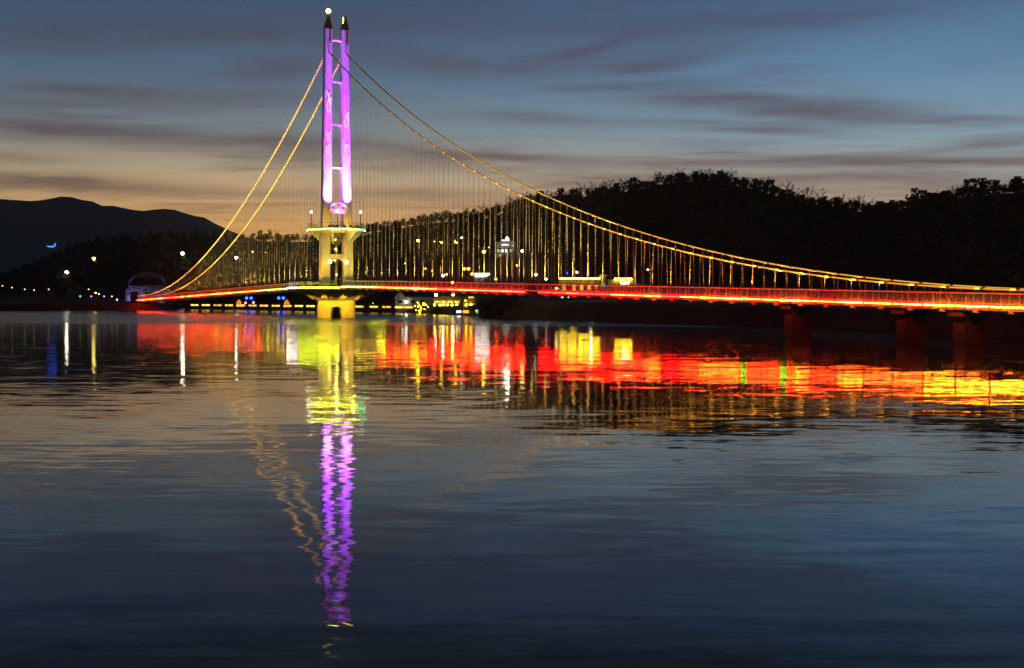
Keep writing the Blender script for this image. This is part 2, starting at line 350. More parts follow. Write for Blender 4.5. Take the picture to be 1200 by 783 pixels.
# main cables with light ropes
def glow(s):           # the far side run is lit end to end, the near side run only lower down
    return .6 if s < 0 else .05 + .36 * float(sstep((s - 12) / 95.0))
gm = bpy.data.materials.new('cable light rope'); gm.use_nodes = True; t_ = gm.node_tree; t_.nodes.clear()
at_ = t_.nodes.new('ShaderNodeAttribute'); at_.attribute_name = 'drive'
e = t_.nodes.new('ShaderNodeEmission'); e.inputs[0].default_value = (1, .45, .04, 1)
mm = t_.nodes.new('ShaderNodeMath'); mm.operation = 'MULTIPLY'; mm.inputs[1].default_value = 2.6
t_.links.new(at_.outputs['Fac'], mm.inputs[0]); t_.links.new(mm.outputs[0], e.inputs[1])
o_ = t_.nodes.new('ShaderNodeOutputMaterial'); t_.links.new(e.outputs[0], o_.inputs[0])
for sd in (-1, 1):
    for sg in (-1, 1):
        pts = [(sg * s, sd * cy(s), cz(s)) for s in np.concatenate([np.linspace(.6, 190, 110), [SE]])]
        c = MB().tube(pts, .12, 8).build('main_cable', 'cable', BR, True)
        q = MB(); dr = []; s = 1.2
        while s < 190:
            node = abs((s - 12) % 4) < .5
            ln = .55 if sg < 0 else 1.02
            p0 = Vector((sg * s, sd * cy(s), cz(s))); p1 = Vector((sg * (s + ln), sd * cy(s + ln), cz(s + ln)))
            off = Vector((0, sd * .15, .02)); nv = len(q.v)
            if node and sg > 0: p1 = p0.lerp(p1, .5)
            q.tube([p0 + off, p1 + off], .055 if not node else .08, 5); dr += [glow(sg * s) * (3.2 if node and sg > 0 else 1.0)] * (len(q.v) - nv)
            off = Vector((0, -sd * .15, .02)); nv = len(q.v)
            q.tube([p0 + off, p1 + off], .055, 5); dr += [glow(sg * s)] * (len(q.v) - nv)
            # step along the cable by about a metre
            sl_ = 2 * .001437 * (190 - s); s += 1.0 / math.sqrt(1 + sl_ * sl_) if sg < 0 else 1.0
        o = tag(q.build('light_rope', gm, c), kind='stuff')
        a = o.data.attributes.new('drive', 'FLOAT', 'POINT'); a.data.foreach_set('value', dr)
# hangers, posts: 300 of each as parts, the farthest ones together
rod, rod2 = (MB().tube([(0, 0, 0), (0, 0, 1)], r_, 6).mesh('hanger', 'hang') for r_ in (.038, .023))
post = MB().box((0, 0, .55), (.09, .09, 1.1)).mesh('railing_post', 'rail')
hs = [(sg * s, sd) for sg, sd in ((1, -1), (1, 1), (-1, -1), (-1, 1)) for s in np.arange(6, 189, 2)]
rest = MB()
for i, (s, sd) in enumerate(hs):
    z0, z1, y = dz_(s) - .2, cz(s) - .05, sd * cy(s)
    y0 = sd * 2.55
    if i < 300:
        o = link('hanger', rod if s > 75 else rod2, BR, (s, y0, z0)); v = Vector((0, y - y0, z1 - z0)); o.scale = (1, 1, v.length); o.rotation_euler = v.to_track_quat('Z', 'Y').to_euler()
    else: rest.tube([(s, y0, z0), (s, y, z1)], .023, 6)
tag(rest.build('hanger', 'hang', BR), kind='stuff')
ps = [(sg * s, sd) for sg, sd in ((1, -1), (1, 1), (-1, -1), (-1, 1)) for s in np.arange(11, 195, 2)]
rest = MB()
for i, (s, sd) in enumerate(ps):
    if i < 300: link('railing_post', post, BR, (s, sd * 2.3, dz_(s) - .06))
    else: rest.box((s, sd * 2.3, dz_(s) + .49), (.09, .09, 1.1))
tag(rest.build('railing_post', 'rail', BR), kind='stuff')
panel = MB().box((0, 0, .5), (3.86, .012, .86)).mesh('mesh_panel', 'mesh')
for sd in (-1, 1):
    for sg in (-1, 1):
        MB().tube([(sg * s, sd * 2.3, dz_(s) + 1.1) for s in np.linspace(10, SE, 50)], .045, 6).build('handrail', 'rail', BR)
    for s in bays:
        o = link('mesh_panel', panel, BR, (s + 1 - 2, sd * 2.27, dz_(s - 1))); o.rotation_euler = (0, math.atan2(dz_(s - 3) - dz_(s + 1), 4), 0)
# edge light strips in 4 m lengths, colour programmed along the deck
def led(name, c, k): M[name] = emis('deck edge light ' + name, c, k)
led('led_y', (1, .55, .06), 26); led('led_o', (1, .10, .008), 85); led('led_r', (1, .006, .003), 130); led('led_ro', (1, .028, .004), 115); led('led_hot', (1, .07, .006), 105)
led('led_g', (.01, 1, .02), 16); led('led_pk', (1, .011, .004), 125)
strips = {}
for k_ in [k for k in M if k.startswith('led_')]:
    e_ = M[k_].node_tree.nodes['Emission']; c_ = e_.inputs[0].default_value; st_ = e_.inputs[1].default_value; strips[k_] = []
    for f_, g_ in ((.28, 1), (.7, .7), (.9, 1), (1.15, 1.4), (1.4, 2.1)):            # brightness steps added to streak the water; dimmest keeps the far bank dark
        strips[k_].append(MB().box((0, 0, 0), (3.7, .05, .11)).mesh('light_strip', emis(k_, (c_[0], c_[1] * g_, c_[2]), st_ * f_)))
x_of = lambda s: -188 + 44970 / (77.27 - s / 4)
LR = random.Random(8)
GAP = min(bays, key=lambda s: abs(x_of(s) - 640))
for i, s in enumerate(bays):
    px = x_of(s) + (LR.uniform(-45, 45) if s > 60 else 0)
    for sd in (-1, 1):
        if s > 0: k = 'led_y' if px < 452 else 'led_o' if px < 520 else 'led_pk' if px < 640 else 'led_r' if px < 800 else 'led_ro' if px < 960 else 'led_hot'
        else: k = 'led_y' if px > 318 else 'led_o' if px > 262 else 'led_ro'
        if sd < 0 and s == GAP: continue             # a dark length in the run
        ln = strips[k][LR.choice((1, 2, 2, 3, 4)) if sd < 0 else 0]
        o = link('light_strip', ln, BR, (s, sd * 2.62, dz_(s) - .12)); o.rotation_euler = (0, math.atan2(dz_(s - 2) - dz_(s + 2), 4), 0)
for px in (893.5, 940, 957):                                       # stray green modules
    s = (77.27 - 44970 / (px + 188)) * 4
    MB().box((s, -2.68, dz_(s) - .12), (.85 if px < 950 else .3, .06, .17)).build('green_module', 'led_g', BR)
# added light lines at each handrail, reddening the mesh, same colours as the edge
rm = bpy.data.materials.new('added rail light'); rm.use_nodes = True; t_ = rm.node_tree; t_.nodes.clear()
tcn = t_.nodes.new('ShaderNodeTexCoord'); sp = t_.nodes.new('ShaderNodeSeparateXYZ'); t_.links.new(tcn.outputs['Object'], sp.inputs[0])
cr = ramp(t_, X(t_, sp.outputs[0]) / 400.0 + .5, [(0, (1, .07, .01)), (.3, (1, .06, .008)), (.40, (1, .22, .03)), (.46, (1, .5, .08)), (.54, (1, .5, .08)), (.60, (1, .14, .02)), (.68, (1, .03, .008)), (.9, (1, .035, .01)), (1, (1, .05, .01))])
e = t_.nodes.new('ShaderNodeEmission'); e.inputs[1].default_value = RAIL_K; t_.links.new(cr, e.inputs[0])
o_ = t_.nodes.new('ShaderNodeOutputMaterial'); t_.links.new(e.outputs[0], o_.inputs[0])
for sd in (-1, 1):
    for sg in (-1, 1):
        MB().tube([(sg * s, sd * 2.16, dz_(s) + 1.05) for s in np.linspace(10, SE, 48)], .028, 4).build('added_rail_light', rm, BR)
        MB().tube([(sg * s, sd * 2.16, dz_(s) + .04) for s in np.linspace(10, SE, 48)], .028, 4).build('added_kick_light', rm, BR)
# up-lights on the outriggers
ub = MB().box((0, 0, -.06), (.22, .2, .12)).tube([(0, 0, -.3), (0, 0, -.1)], .04, 6).mesh('uplight', 'dark')
ul = bpy.data.lights.new('uplight_lamp', 'SPOT'); ul.energy = 65000; ul.color = (1, .62, .12); ul.spot_size = R(40); ul.spot_blend = 1; ul.shadow_soft_size = .06
ur = bpy.data.lights.new('uplight_lamp', 'SPOT'); ur.energy = 16000; ur.color = (1, .42, .05); ur.spot_size = R(56); ur.spot_blend = 1; ur.shadow_soft_size = .06
for s in bays:
    for sd in (-1, 1):
        u = link('uplight', ub, BR, (s, sd * 3.5, dz_(s) - .2))
        l = link('uplight_lamp', ul if abs(s) < 110 else ur, u, (0, 0, .03))
        l.rotation_euler = Vector((0, -sd * .1, 1)).to_track_quat('-Z', 'Y').to_euler()
# piers below the near run
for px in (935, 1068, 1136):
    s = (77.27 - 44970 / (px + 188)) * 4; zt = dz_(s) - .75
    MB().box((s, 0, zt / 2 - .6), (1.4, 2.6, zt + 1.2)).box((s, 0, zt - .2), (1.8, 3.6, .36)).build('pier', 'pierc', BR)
for sg in (-1, 1):
    MB().box((sg * (SE + 3), -2.6, 3.2), (6, 1.4, 6)).box((sg * (SE + 3), 2.6, 3.2), (6, 1.4, 6)).box((sg * (SE + 3.5), 0, 1.4), (7, 6.4, 2.8)).build('anchor_block', 'pierc', BR)

# ---- tower (a part of the bridge, its pieces are sub-parts)
face = math.atan2(-.339, .94)
ped = MB(); n = 96; za, zt_ = -1.5, 3.72; hw = 1.1
cols_ = []
for k in range(n):
    a = 2 * math.pi * k / n + math.pi / n; d = (a - face + math.pi) % (2 * math.pi) - math.pi; y = 4.0 * math.sin(d)
    z0 = za
    if abs(d) < 1 and abs(y) < hw: z0 = 1.35 + math.sqrt(max(0, hw * hw - y * y))
    cols_.append((a, z0))
vs = []
for a, z0 in cols_:
    for r, z in ((4.12, z0), (4.0, max(z0, 1.5)), (3.95, zt_), (2.9, z0), (2.9, zt_)): vs.append((r * math.cos(a), r * math.sin(a), z))
fs = []
for k in range(n):
    k2 = (k + 1) % n
    fs += [(5 * k, 5 * k2, 5 * k2 + 1, 5 * k + 1), (5 * k + 1, 5 * k2 + 1, 5 * k2 + 2, 5 * k + 2), (5 * k + 3, 5 * k + 4, 5 * k2 + 4, 5 * k2 + 3), (5 * k, 5 * k + 3, 5 * k2 + 3, 5 * k2)]
TW = ped.add(vs, fs).build('tower', 'concrete', BR, False)
TW['label'] = 'pale tower on a round arched pedestal, lit violet above and amber below'
MB().lathe([(4.15, 3.7), (4.3, 3.75), (5.2, 4.3), (7.2, 5.1), (9.4, 5.75), (10.3, 5.95), (10.3, 6.3), (10.1, 6.55), (0.1, 6.58)], 72).build('bowl', 'concrete', TW, True)
# soffit ribs
rib = MB().prism([(4.3, 3.72), (9.4, 5.62), (9.4, 5.8), (4.3, 3.92)], -.08, .08).mesh('soffit_rib', 'concrete')
for k in range(28):
    o = link('soffit_rib', rib, TW); o.rotation_euler = (0, 0, 2 * math.pi * k / 28)
def ring(name, r, z, mt, n=90, th=.09, a0=0, a1=2 * math.pi, parent=TW):
    return MB().tube([(r * math.cos(a0 + (a1 - a0) * k / n), r * math.sin(a0 + (a1 - a0) * k / n), z) for k in range(n + 1)], th, 6).build(name, mt, parent)
gap = .34
for a0 in (gap, math.pi + gap):
    ring('platform_rail', 9.9, 7.6, 'rail', 40, .05, a0, a0 + math.pi - 2 * gap); ring('platform_rail', 9.9, 7.1, 'rail', 40, .04, a0, a0 + math.pi - 2 * gap)
pp = MB().box((9.9, 0, 7.05), (.09, .09, 1.1)).mesh('platform_post', 'rail')
for a0 in (gap, math.pi + gap):
    for k in range(15):
        o = link('platform_post', pp, TW); o.rotation_euler = (0, 0, a0 + (math.pi - 2 * gap) * k / 14)
# rim light: white on the left half, yellow toward the near run
led('rim_w', (1, .8, .72), 34); led('rim_y', (.85, 1, .03), 40)
# screen-left half is at local azimuth about -110 deg
ring('rim_light', 10.37, 6.35, 'rim_w', 40, .08, math.pi + .25, 1.5 * math.pi + .35); ring('rim_light', 10.37, 6.35, 'rim_y', 30, .07, -math.pi / 2 + .36, -.27)
ring('rim_light', 10.37, 6.35, 'rim_y', 30, .07, .3, 1.3); ring('rim_light', 10.37, 6.35, 'rim_y', 30, .07, 1.4, math.pi - .25)

def leg(z0, z1, y0, y1, a0, a1, b0, b1, name='leg', mt='tower', ch=.22):
    """chamfered post from z0 to z1, its centre moving from y0 to y1"""
    q = MB(); vs = []
    for z, y, a, b in ((z0, y0, a0, b0), (z1, y1, a1, b1)):
        a, b = a / 2, b / 2; c = ch
        for sx, sy in ((-b + c, -a), (b - c, -a), (b, -a + c), (b, a - c), (b - c, a), (-b + c, a), (-b, a - c), (-b, -a + c)): vs.append((sx, y + sy, z))
    q.add(vs, [tuple(range(8))[::-1], tuple(range(8, 16))] + [(k, (k + 1) % 8, 8 + (k + 1) % 8, 8 + k) for k in range(8)])
    return q.build(name, mt, TW)
def ly(z): return 2.28 + (1.86 - 2.28) * (z - 19) / 42.5
def la(z): return 2.05 + (1.6 - 2.05) * (z - 19) / 42.5
for sd in (-1, 1):
    leg(6.5, 18.2, sd * 2.65, sd * 2.55, 2.1, 2.0, 1.8, 1.8, 'lower_leg')
    leg(18.7, 61.4, sd * ly(19), sd * ly(61.4), la(19), la(61.4), 1.8, 1.4)
    # slanted brown cap
    y = sd * ly(61.5); q = MB()
    vs = [(-.72, y - .82, 61.35), (.72, y - .82, 61.35), (.72, y + .82, 61.35), (-.72, y + .82, 61.35),
          (-.16, y + .12 - .22, 64.4), (.16, y + .12 - .22, 64.4), (.16, y + .12 + .26, 64.4), (-.16, y + .12 + .26, 64.4)]
    q.add(vs, [(0,3,2,1),(4,5,6,7),(0,1,5,4),(1,2,6,5),(2,3,7,6),(3,0,4,7)]); q.build('cap', 'copper', TW)
    # raised channel below the cap on the face
    MB().prism([(y + .1, 58.6), (y + .5, 58.0), (y + .5, 61.2), (y + .1, 61.2)], .69, .8, 'yz').build('face_channel', 'copper', TW)
for z in (31.8, 41.0, 50.1, 59.0):
    g_ = ly(z) - la(z) / 2 + .05; P_ = [(g_ * math.cos(math.pi * k / 12), z - .35 + .35 * math.sin(math.pi * k / 12)) for k in range(13)]
    MB().prism([(g_, z - .38)] + [(g_, z + .22), (-g_, z + .22), (-g_, z - .38)] + P_[::-1][1:-1], -.45, .45, 'yz').build('crossbeam', 'tower', TW)
MB().tube([(.0, ly(61) + .1, 64.4), (0, ly(61) + .1, 65.9)], .04, 6).build('antenna', 'steel', TW)
MB().box((.3, ly(61) - .42, 63.3), (.12, .12, 1.5)).build('cap_light', 'l_yel', TW)
tl = MB().ball((0, -ly(61) + .12, 65.2), .52, 20).build('beacon', 'spec', TW, True)
MB().tube([(0, -ly(61) + .12, 64.3), (0, -ly(61) + .12, 64.9)], .12, 8).build('beacon_stem', 'steel', TW)
# arch between the lower legs
ri = 1.62; P_ = [(ri * math.cos(math.pi * k / 16), 10.9 + ri * math.sin(math.pi * k / 16)) for k in range(17)]
for xf in (.6,):
    MB().prism([(1.62, 13.5), (1.62, 10.9)] + P_[1:-1] + [(-1.62, 10.9), (-1.62, 13.5)], xf - .25, xf + .2, 'yz').build('arch', 'tower', TW)
MB().tube([(0, 0, 6.6), (0, 0, 18.3)], .22, 10).build('stair_column', 'steel', TW)
for k in range(44):
    a = k * .36; z = 7.0 + k * .25
    o = MB().prism([(.2, -.1), (1.4, -.32), (1.4, .32), (.2, .1)], 0, .07).build('stair_step', 'dark', TW)
    o.data.transform(Matrix.Rotation(R(90), 4, 'X')); o.location = (0, 0, z); o.rotation_euler = (0, 0, a)
MB().tube([(1.4 * math.cos(k * .18), 1.4 * math.sin(k * .18), 8.0 + k * .125) for k in range(86)], .05, 5).build('stair_rail', 'rail', TW)
for z in (9.2, 12.2, 14.6, 16.6):
    MB().ball((.75, -.35 + .3 * math.sin(z * 3), z), .13, 8).build('stair_light', 'l_warm', TW)
# upper viewing platform
MB().lathe([(.1, 18.1), (4.0, 18.1), (5.7, 18.35), (6.05, 18.55), (6.05, 18.75), (5.9, 18.95), (.1, 18.95)], 64).build('upper_platform', 'tower', TW, True)
for k in range(6):
    a = k * math.pi / 3 + .5
    o = MB().prism([(3.1, 18.15), (5.7, 18.3), (3.1, 15.6)], -.12, .12).build('bracket', 'tower', TW); o.rotation_euler = (0, 0, a)
ring('upper_rail', 5.8, 20.0, 'rail', 60, .05); ring('upper_rail', 5.8, 19.5, 'rail', 60, .04)
pp = MB().box((5.8, 0, 19.45), (.08, .08, 1.05)).mesh('upper_post', 'rail')
for k in range(24):
    o = link('upper_post', pp, TW); o.rotation_euler = (0, 0, 2 * math.pi * k / 24)
led('ring_y', (.9, 1, .06), 26); led('ring_g', (.03, 1, .4), 18); led('ring_w', (1, .85, .5), 22)
ring('ring_light', 6.12, 18.62, 'ring_w', 20, .09, -2.4, -1.45); ring('ring_light', 6.12, 18.62, 'ring_y', 30, .09, -1.44, .5)
ring('ring_light', 6.12, 18.62, 'ring_g', 20, .09, .51, 1.2); ring('ring_light', 6.12, 18.62, 'ring_y', 40, .09, 1.25, math.pi * 2 - 2.45)
# platform lamp posts
for a in (-1.75, -.3, .98):
    p = (5.3 * math.cos(a), 5.3 * math.sin(a))
    MB().tube([(*p, 18.9), (*p, 22.2)], .07, 6).build('lamp_post', 'dark', TW)
    MB().ball((*p, 22.45), .27, 10).build('lamp_globe', emis('platform globe', (1, .85, .95), 7) if 'pg' not in M else M['pg'], TW)
# half dial above the platform
P_ = [(2.35 * math.cos(math.pi * k / 24), 22.1 + 2.35 * math.sin(math.pi * k / 24)) for k in range(25)]
MB().prism(P_, 1.3, 1.45, 'yz').build('dial', 'tower', TW)
M['glyph'] = mat('dial characters', (.09, .03, .05), .7, 0, .05)
def glyph(y, z, rot, bars):
    q = MB(); c, s_ = math.cos(rot), math.sin(rot)
    for (a, b, w_, h_) in bars:
        q.prism([(y + (a + i * w_ / 2) * c - (b + j * h_ / 2) * s_, z + (a + i * w_ / 2) * s_ + (b + j * h_ / 2) * c) for i, j in ((-1, -1), (1, -1), (1, 1), (-1, 1))], 1.46, 1.5, 'yz')
    q.build('dial_character', 'glyph', TW)
glyph(-1.15, 23.35, .6, [(0, .22, .55, .09), (0, 0, .55, .09), (0, -.22, .55, .09), (.05, 0, .09, .45)])
glyph(0, 23.90, 0, [(-.17, .15, .1, .3), (.17, .15, .1, .3), (0, 0, .4, .1), (0, -.2, .1, .35)])
glyph(1.15, 23.35, -.6, [(0, .22, .5, .09), (-.12, -.05, .1, .4), (.15, -.08, .1, .38)])
glyph(-1.45, 22.45, 0, [(-.15, 0, .1, .5), (.05, -.2, .45, .09), (.2, .1, .09, .3)])
# projected outline flowers, put in as glowing tubes on the tower faces
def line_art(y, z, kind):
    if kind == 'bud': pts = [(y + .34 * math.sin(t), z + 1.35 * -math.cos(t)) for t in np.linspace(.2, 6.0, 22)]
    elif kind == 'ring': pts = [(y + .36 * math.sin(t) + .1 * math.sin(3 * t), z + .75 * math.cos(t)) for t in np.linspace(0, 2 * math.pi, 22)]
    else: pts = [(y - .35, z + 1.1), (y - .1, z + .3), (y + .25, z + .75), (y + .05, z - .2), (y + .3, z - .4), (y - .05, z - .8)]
    MB().tube([(.5 + .46 - (zz_ - 19) * .0047 , yy, zz_) for yy, zz_ in pts], .055, 5).build('projected_outline', 'luminous', TW)
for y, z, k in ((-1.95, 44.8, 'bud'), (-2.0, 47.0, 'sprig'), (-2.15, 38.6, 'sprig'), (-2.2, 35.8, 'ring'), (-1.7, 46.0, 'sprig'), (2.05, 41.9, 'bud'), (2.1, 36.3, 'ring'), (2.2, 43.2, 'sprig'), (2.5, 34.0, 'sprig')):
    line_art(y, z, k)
# globes at the passage
for p in ((1.9, -2.1, 11.9), (2.1, 1.5, 11.8)):
    MB().ball(p, .42, 12).build('passage_globe', emis('passage globe', (1, .8, .16), 9), TW, True)
    MB().tube([(1.2, p[1], p[2]), (p[0], p[1], p[2])], .06, 6).build('globe_bracket', 'dark', TW)
# floodlights that the photograph shows: violet on the shafts, amber on the lower tower and the pedestal
fx = MB().box((0, 0, 0), (.5, .5, .4)).mesh('floodlight', 'dark')
def flood(loc, aim, e, c, spot, size=.2, blend=.6):
    o = link('floodlight', fx, TW, loc)
    l = lamp('SPOT', 'flood_lamp', o, (0, 0, 0), e, c, tuple(Vector(aim) - Vector(loc)), size, spot, blend); l.location = (Vector(aim) - Vector(loc)).normalized() * .5
V1 = (.3, .0, 1.0); V2 = (.8, .28, 1.0); AM = (1, .54, .02)
for sd in (-1, 1):
    flood((5.0, sd * 2.6, 19.3), (.7, sd * 2.0, 52), 360000, V1, 26)
    flood((4.6, sd * 1.6, 19.3), (.7, sd * 2.1, 35), 60000, V2, 50)
    flood((0, sd * .3, 19.3), (0, sd * 1.7, 44), 30000, V1, 40)
    flood((7.5, sd * 3.2, 7.0), (1.0, sd * 2.3, 14), 2200, AM, 75)
    flood((-4.5, sd * 2.2, 19.3), (-.7, sd * 2.0, 46), 60000, V1, 40)
flood((3.0, -7.5, 7.0), (0, -2.6, 13), 1300, AM, 80)
flood((-1.0, -8.0, 7.0), (0, -2.6, 13), 500, AM, 80)
flood((5.4, 0, 19.2), (1.4, 0, 23.4), 2600, (1, .4, .8), 46)
flood((4.8, -3.2, 19.2), (.9, -2.2, 20.6), 900, AM, 80)
flood((4.8, 3.2, 19.2), (.9, 2.2, 20.6), 900, AM, 80)
for a in (-1.35, -.75, -.1, .5):
    flood((8.2 * math.cos(a), 8.2 * math.sin(a), 4.9), (3.6 * math.cos(a), 3.6 * math.sin(a), 1.4), 2000, (1, .56, .01), 95)
for sd in (-1, 1):
    lamp('POINT', 'platform_underlight', TW, (5.2, sd * 1.8, 17.2), 90, (1, .68, .12), None, .2)
lamp('POINT', 'stair_lamp', TW, (.4, 0, 14.5), 90, (1, .6, .1), None, .1)
lamp('POINT', 'stair_lamp', TW, (.9, 0, 9.0), 70, (1, .6, .1), None, .1)

# ------------------------------------------------------------------ trees
TW_W = .04
def bare_tree(rs, H, spread, fine):
    q = MB(); c = MB(); rnd = random.Random(rs)
    top = Vector((rnd.uniform(-.3, .3), rnd.uniform(-.3, .3), H * .62))
    trunk = [Vector((0, 0, -.6)), Vector((0, 0, 0)), top * .5 + Vector((rnd.uniform(-.2, .2), 0, 0)), top]
    q.tube(trunk, [.24, .2, .15, .09], 5, False)
    n1 = 9
    for i in range(n1):
        f = .32 + .68 * i / (n1 - 1); base = trunk[1].lerp(top, f); a = i * 2.4 + rnd.random()
        ln = H * (.42 - .14 * abs(f - .6)) * rnd.uniform(.85, 1.15)
        d = Vector((math.cos(a) * spread, math.sin(a) * spread, .75 + .5 * f)).normalized()
        tip = base + d * ln; mid = base.lerp(tip, .5) + Vector((0, 0, -.06 * ln)); c.tube([base, mid, tip], [.08, .055, .03], 3, False)
        for j in range(fine):
            g_ = rnd.uniform(.3, 1); b0 = base.lerp(tip, g_); d2 = (d + Vector((rnd.gauss(0, .55), rnd.gauss(0, .55), rnd.gauss(.25, .35)))).normalized(); l2 = ln * rnd.uniform(.25, .48)
            t2 = b0 + d2 * l2; c.tube([b0, t2], [.045, .022], 3, False)
            for k in range(6):
                b1 = b0.lerp(t2, rnd.uniform(.3, 1)); d3 = (d2 + Vector((rnd.gauss(0, .6), rnd.gauss(0, .6), rnd.gauss(.15, .4)))).normalized(); t3 = b1 + d3 * l2 * rnd.uniform(.4, .7)
                sd_ = d3.cross(Vector((rnd.random(), rnd.random(), rnd.random() + .1))).normalized() * TW_W
                c.add([b1 + sd_, b1 - sd_, t3], [(0, 1, 2)])
    return q, c
def leaf_tree(rs, H, W, n, flat=.5, size=.5):
    q = MB(); c = MB(); rnd = random.Random(rs)
    q.tube([(0, 0, -.6), (0, 0, H * .35), (.1, .1, H * .85)], [.22, .17, .06], 5, False)
    cl_ = [(Vector((rnd.gauss(0, W * .3), rnd.gauss(0, W * .3), H * rnd.uniform(.3, .95))), rnd.uniform(.5, 1.0) * W * .34) for _ in range(16)]
    for p, r in cl_:
        p.x *= (1.25 - p.z / H) * 1.1; p.y *= (1.25 - p.z / H) * 1.1
        q.tube([(0, 0, p.z * .7), p], [.06, .02], 3, False)
        for _ in range(n // 16):
            d = Vector((rnd.gauss(0, 1), rnd.gauss(0, 1), rnd.gauss(0, .7))).normalized() * r * rnd.uniform(.55, 1.1); o = p + d
            u = Vector((rnd.gauss(0, 1), rnd.gauss(0, 1), rnd.gauss(0, flat))).normalized() * size; v = u.cross(Vector((rnd.gauss(0, 1), rnd.gauss(0, 1), 1))).normalized() * size * .5
            c.add([o - u, o + v, o + u, o - v], [(0, 1, 2, 3)])
    return q, c
protos = []
for i in range(5): protos.append(('bare', *bare_tree(20 + i, 8.0, .75 + .08 * i, 8)))
for i in range(3): protos.append(('pine', *leaf_tree(40 + i, 8.0, 4.6, 520, .4, .42)))
pm = [(k, a.mesh('trunk', 'bark'), b.mesh('crown', 'twig' if k == 'bare' else 'pine')) for k, a, b in protos]
def plant_tree(px, D, kind, sc_, label, group, rnd):
    c = [p for p in pm if p[0] == kind]; p = c[rnd.randrange(len(c))]
    o = thing('bare_tree' if kind == 'bare' else 'pine_tree', label, 'tree', land(px, D), rnd.uniform(0, 6.28), group)
    o.scale = (sc_ * rnd.uniform(.85, 1.15),) * 2 + (sc_,)
    link('trunk', p[1], o); link('crown', p[2], o)
rnd = random.Random(5)
px = 416.0
while px < 1206:
    dens_ = 5.2
    saddle = 920 < px < 1022
    kind = 'bare' if (688 < px < 900 or saddle or rnd.random() < .45 and px > 560) else 'pine'
    sc_ = rnd.uniform(.6, .95) * (1.0 if kind == 'bare' else .8)
    if saddle: sc_ = rnd.uniform(.85, 1.1)
    if 1040 < px < 1206: sc_ *= .8
    D = float(ridge_d(px)) + rnd.uniform(-14, 10)
    if kind == 'bare':
        lab, gr = ('round bare tree standing apart in the low saddle of the ridge', 'bare trees in the saddle') if saddle else ('leafless tree on the ridge of the hill behind the bridge', 'bare trees along the ridge')
    else: lab, gr = 'dark evergreen tree on the ridge of the hill behind the bridge', 'evergreens along the ridge'
    plant_tree(px, D, kind, sc_, lab, gr, rnd)
    px += (rnd.uniform(3.2, 6.2) if not saddle else rnd.uniform(8, 16))
px = -6.0
while px < 400:
    plant_tree(px, float(ridge_d(px)) + rnd.uniform(-12, 8), 'pine' if rnd.random() < .7 else 'bare', rnd.uniform(.5, .8), 'dark tree on top of the low hill under the far mountain', 'trees on the low hill', rnd); px += rnd.uniform(8, 13)
# the wood on the slopes reads as one mass
def arrays(b): return np.array([tuple(v) for v in b.v], float), b.f
lo = [(k, b_) for k, a, b_ in [('bare', *bare_tree(60, 8, .8, 3)), ('bare', *bare_tree(61, 8, .95, 3)), ('pine', *leaf_tree(62, 8, 5, 130, .5, .85)), ('pine', *leaf_tree(63, 8, 5.4, 130, .5, .8))]]
for kind in ('bare', 'pine'):
    VV, FF, off = [], [], 0; A_ = [arrays(b_) for k, b_ in lo if k == kind]
    rg = np.random.RandomState(3 if kind == 'bare' else 4); cnt = 0
    while cnt < (1300 if kind == 'bare' else 2600):
        px = rg.uniform(-140, 1380); ds = float(shore_d(px)); dr = float(ridge_d(px)); D = ds + 60 + (dr + 25 - ds - 60) * rg.rand() ** .7
        if 500 < px < 760 and D < ds + 130: continue
        if 560 < px < 625 and 330 < D < 470: continue
        p = land(px, D); a = rg.uniform(0, 6.28); s_ = rg.uniform(.5, 1.0) * (.55 if D > dr - 70 else 1.0); ca, sa = math.cos(a) * s_, math.sin(a) * s_
        v, f = A_[rg.randint(len(A_))]
        VV.append(np.stack([v[:, 0] * ca - v[:, 1] * sa + p.x, v[:, 0] * sa + v[:, 1] * ca + p.y, v[:, 2] * s_ + p.z], 1)); FF += [tuple(i + off for i in q) for q in f]; off += len(v); cnt += 1
    me = bpy.data.meshes.new('woodland'); me.from_pydata(np.concatenate(VV).tolist(), [], FF); me.materials.append(M['twig' if kind == 'bare' else 'pine'])
    tag(link('bare_woodland' if kind == 'bare' else 'evergreen_woodland', me), 'leafless wood covering the dark hill slopes' if kind == 'bare' else 'dark evergreen wood covering the hill slopes', 'woodland', kind='stuff')

# ------------------------------------------------------------------ the far bank: lamps, boardwalk, houses, boats
def street_lamp(px, py, mt, size, label, group=None, h=6.0, dmin=0):
    D = ground(px, py, h, dmin); g0 = land(px, D); z = HC + (HY - py) / F * D; h = max(2.0, z - g0.z); r = size * (.43 if mt in ('l_white', 'l_dim') else .52) / F * D
    o = thing('street_lamp', label, 'street lamp', g0, 0, group)
    MB().tube([(0, 0, -.8), (0, 0, h * .7), (0, 0, h - r)], [.1, .08, .05], 6).build('pole', 'dark', o)
    MB().tube([(0, 0, h + r * .5), (0, 0, h + r * 1.25)], [r * .9, r * .2], 8).build('hood', 'dark', o)
    MB().ball((0, 0, h), r, 10).build('lamp_globe', mt, o, True)
HL, HG = 'small white street lamp shining among the trees of the hillside', 'lamps on the wooded slope'
YL = 'yellow street lamp on the wooded slope above the bridge deck'
OL = 'orange road lamp just above the bridge railing'
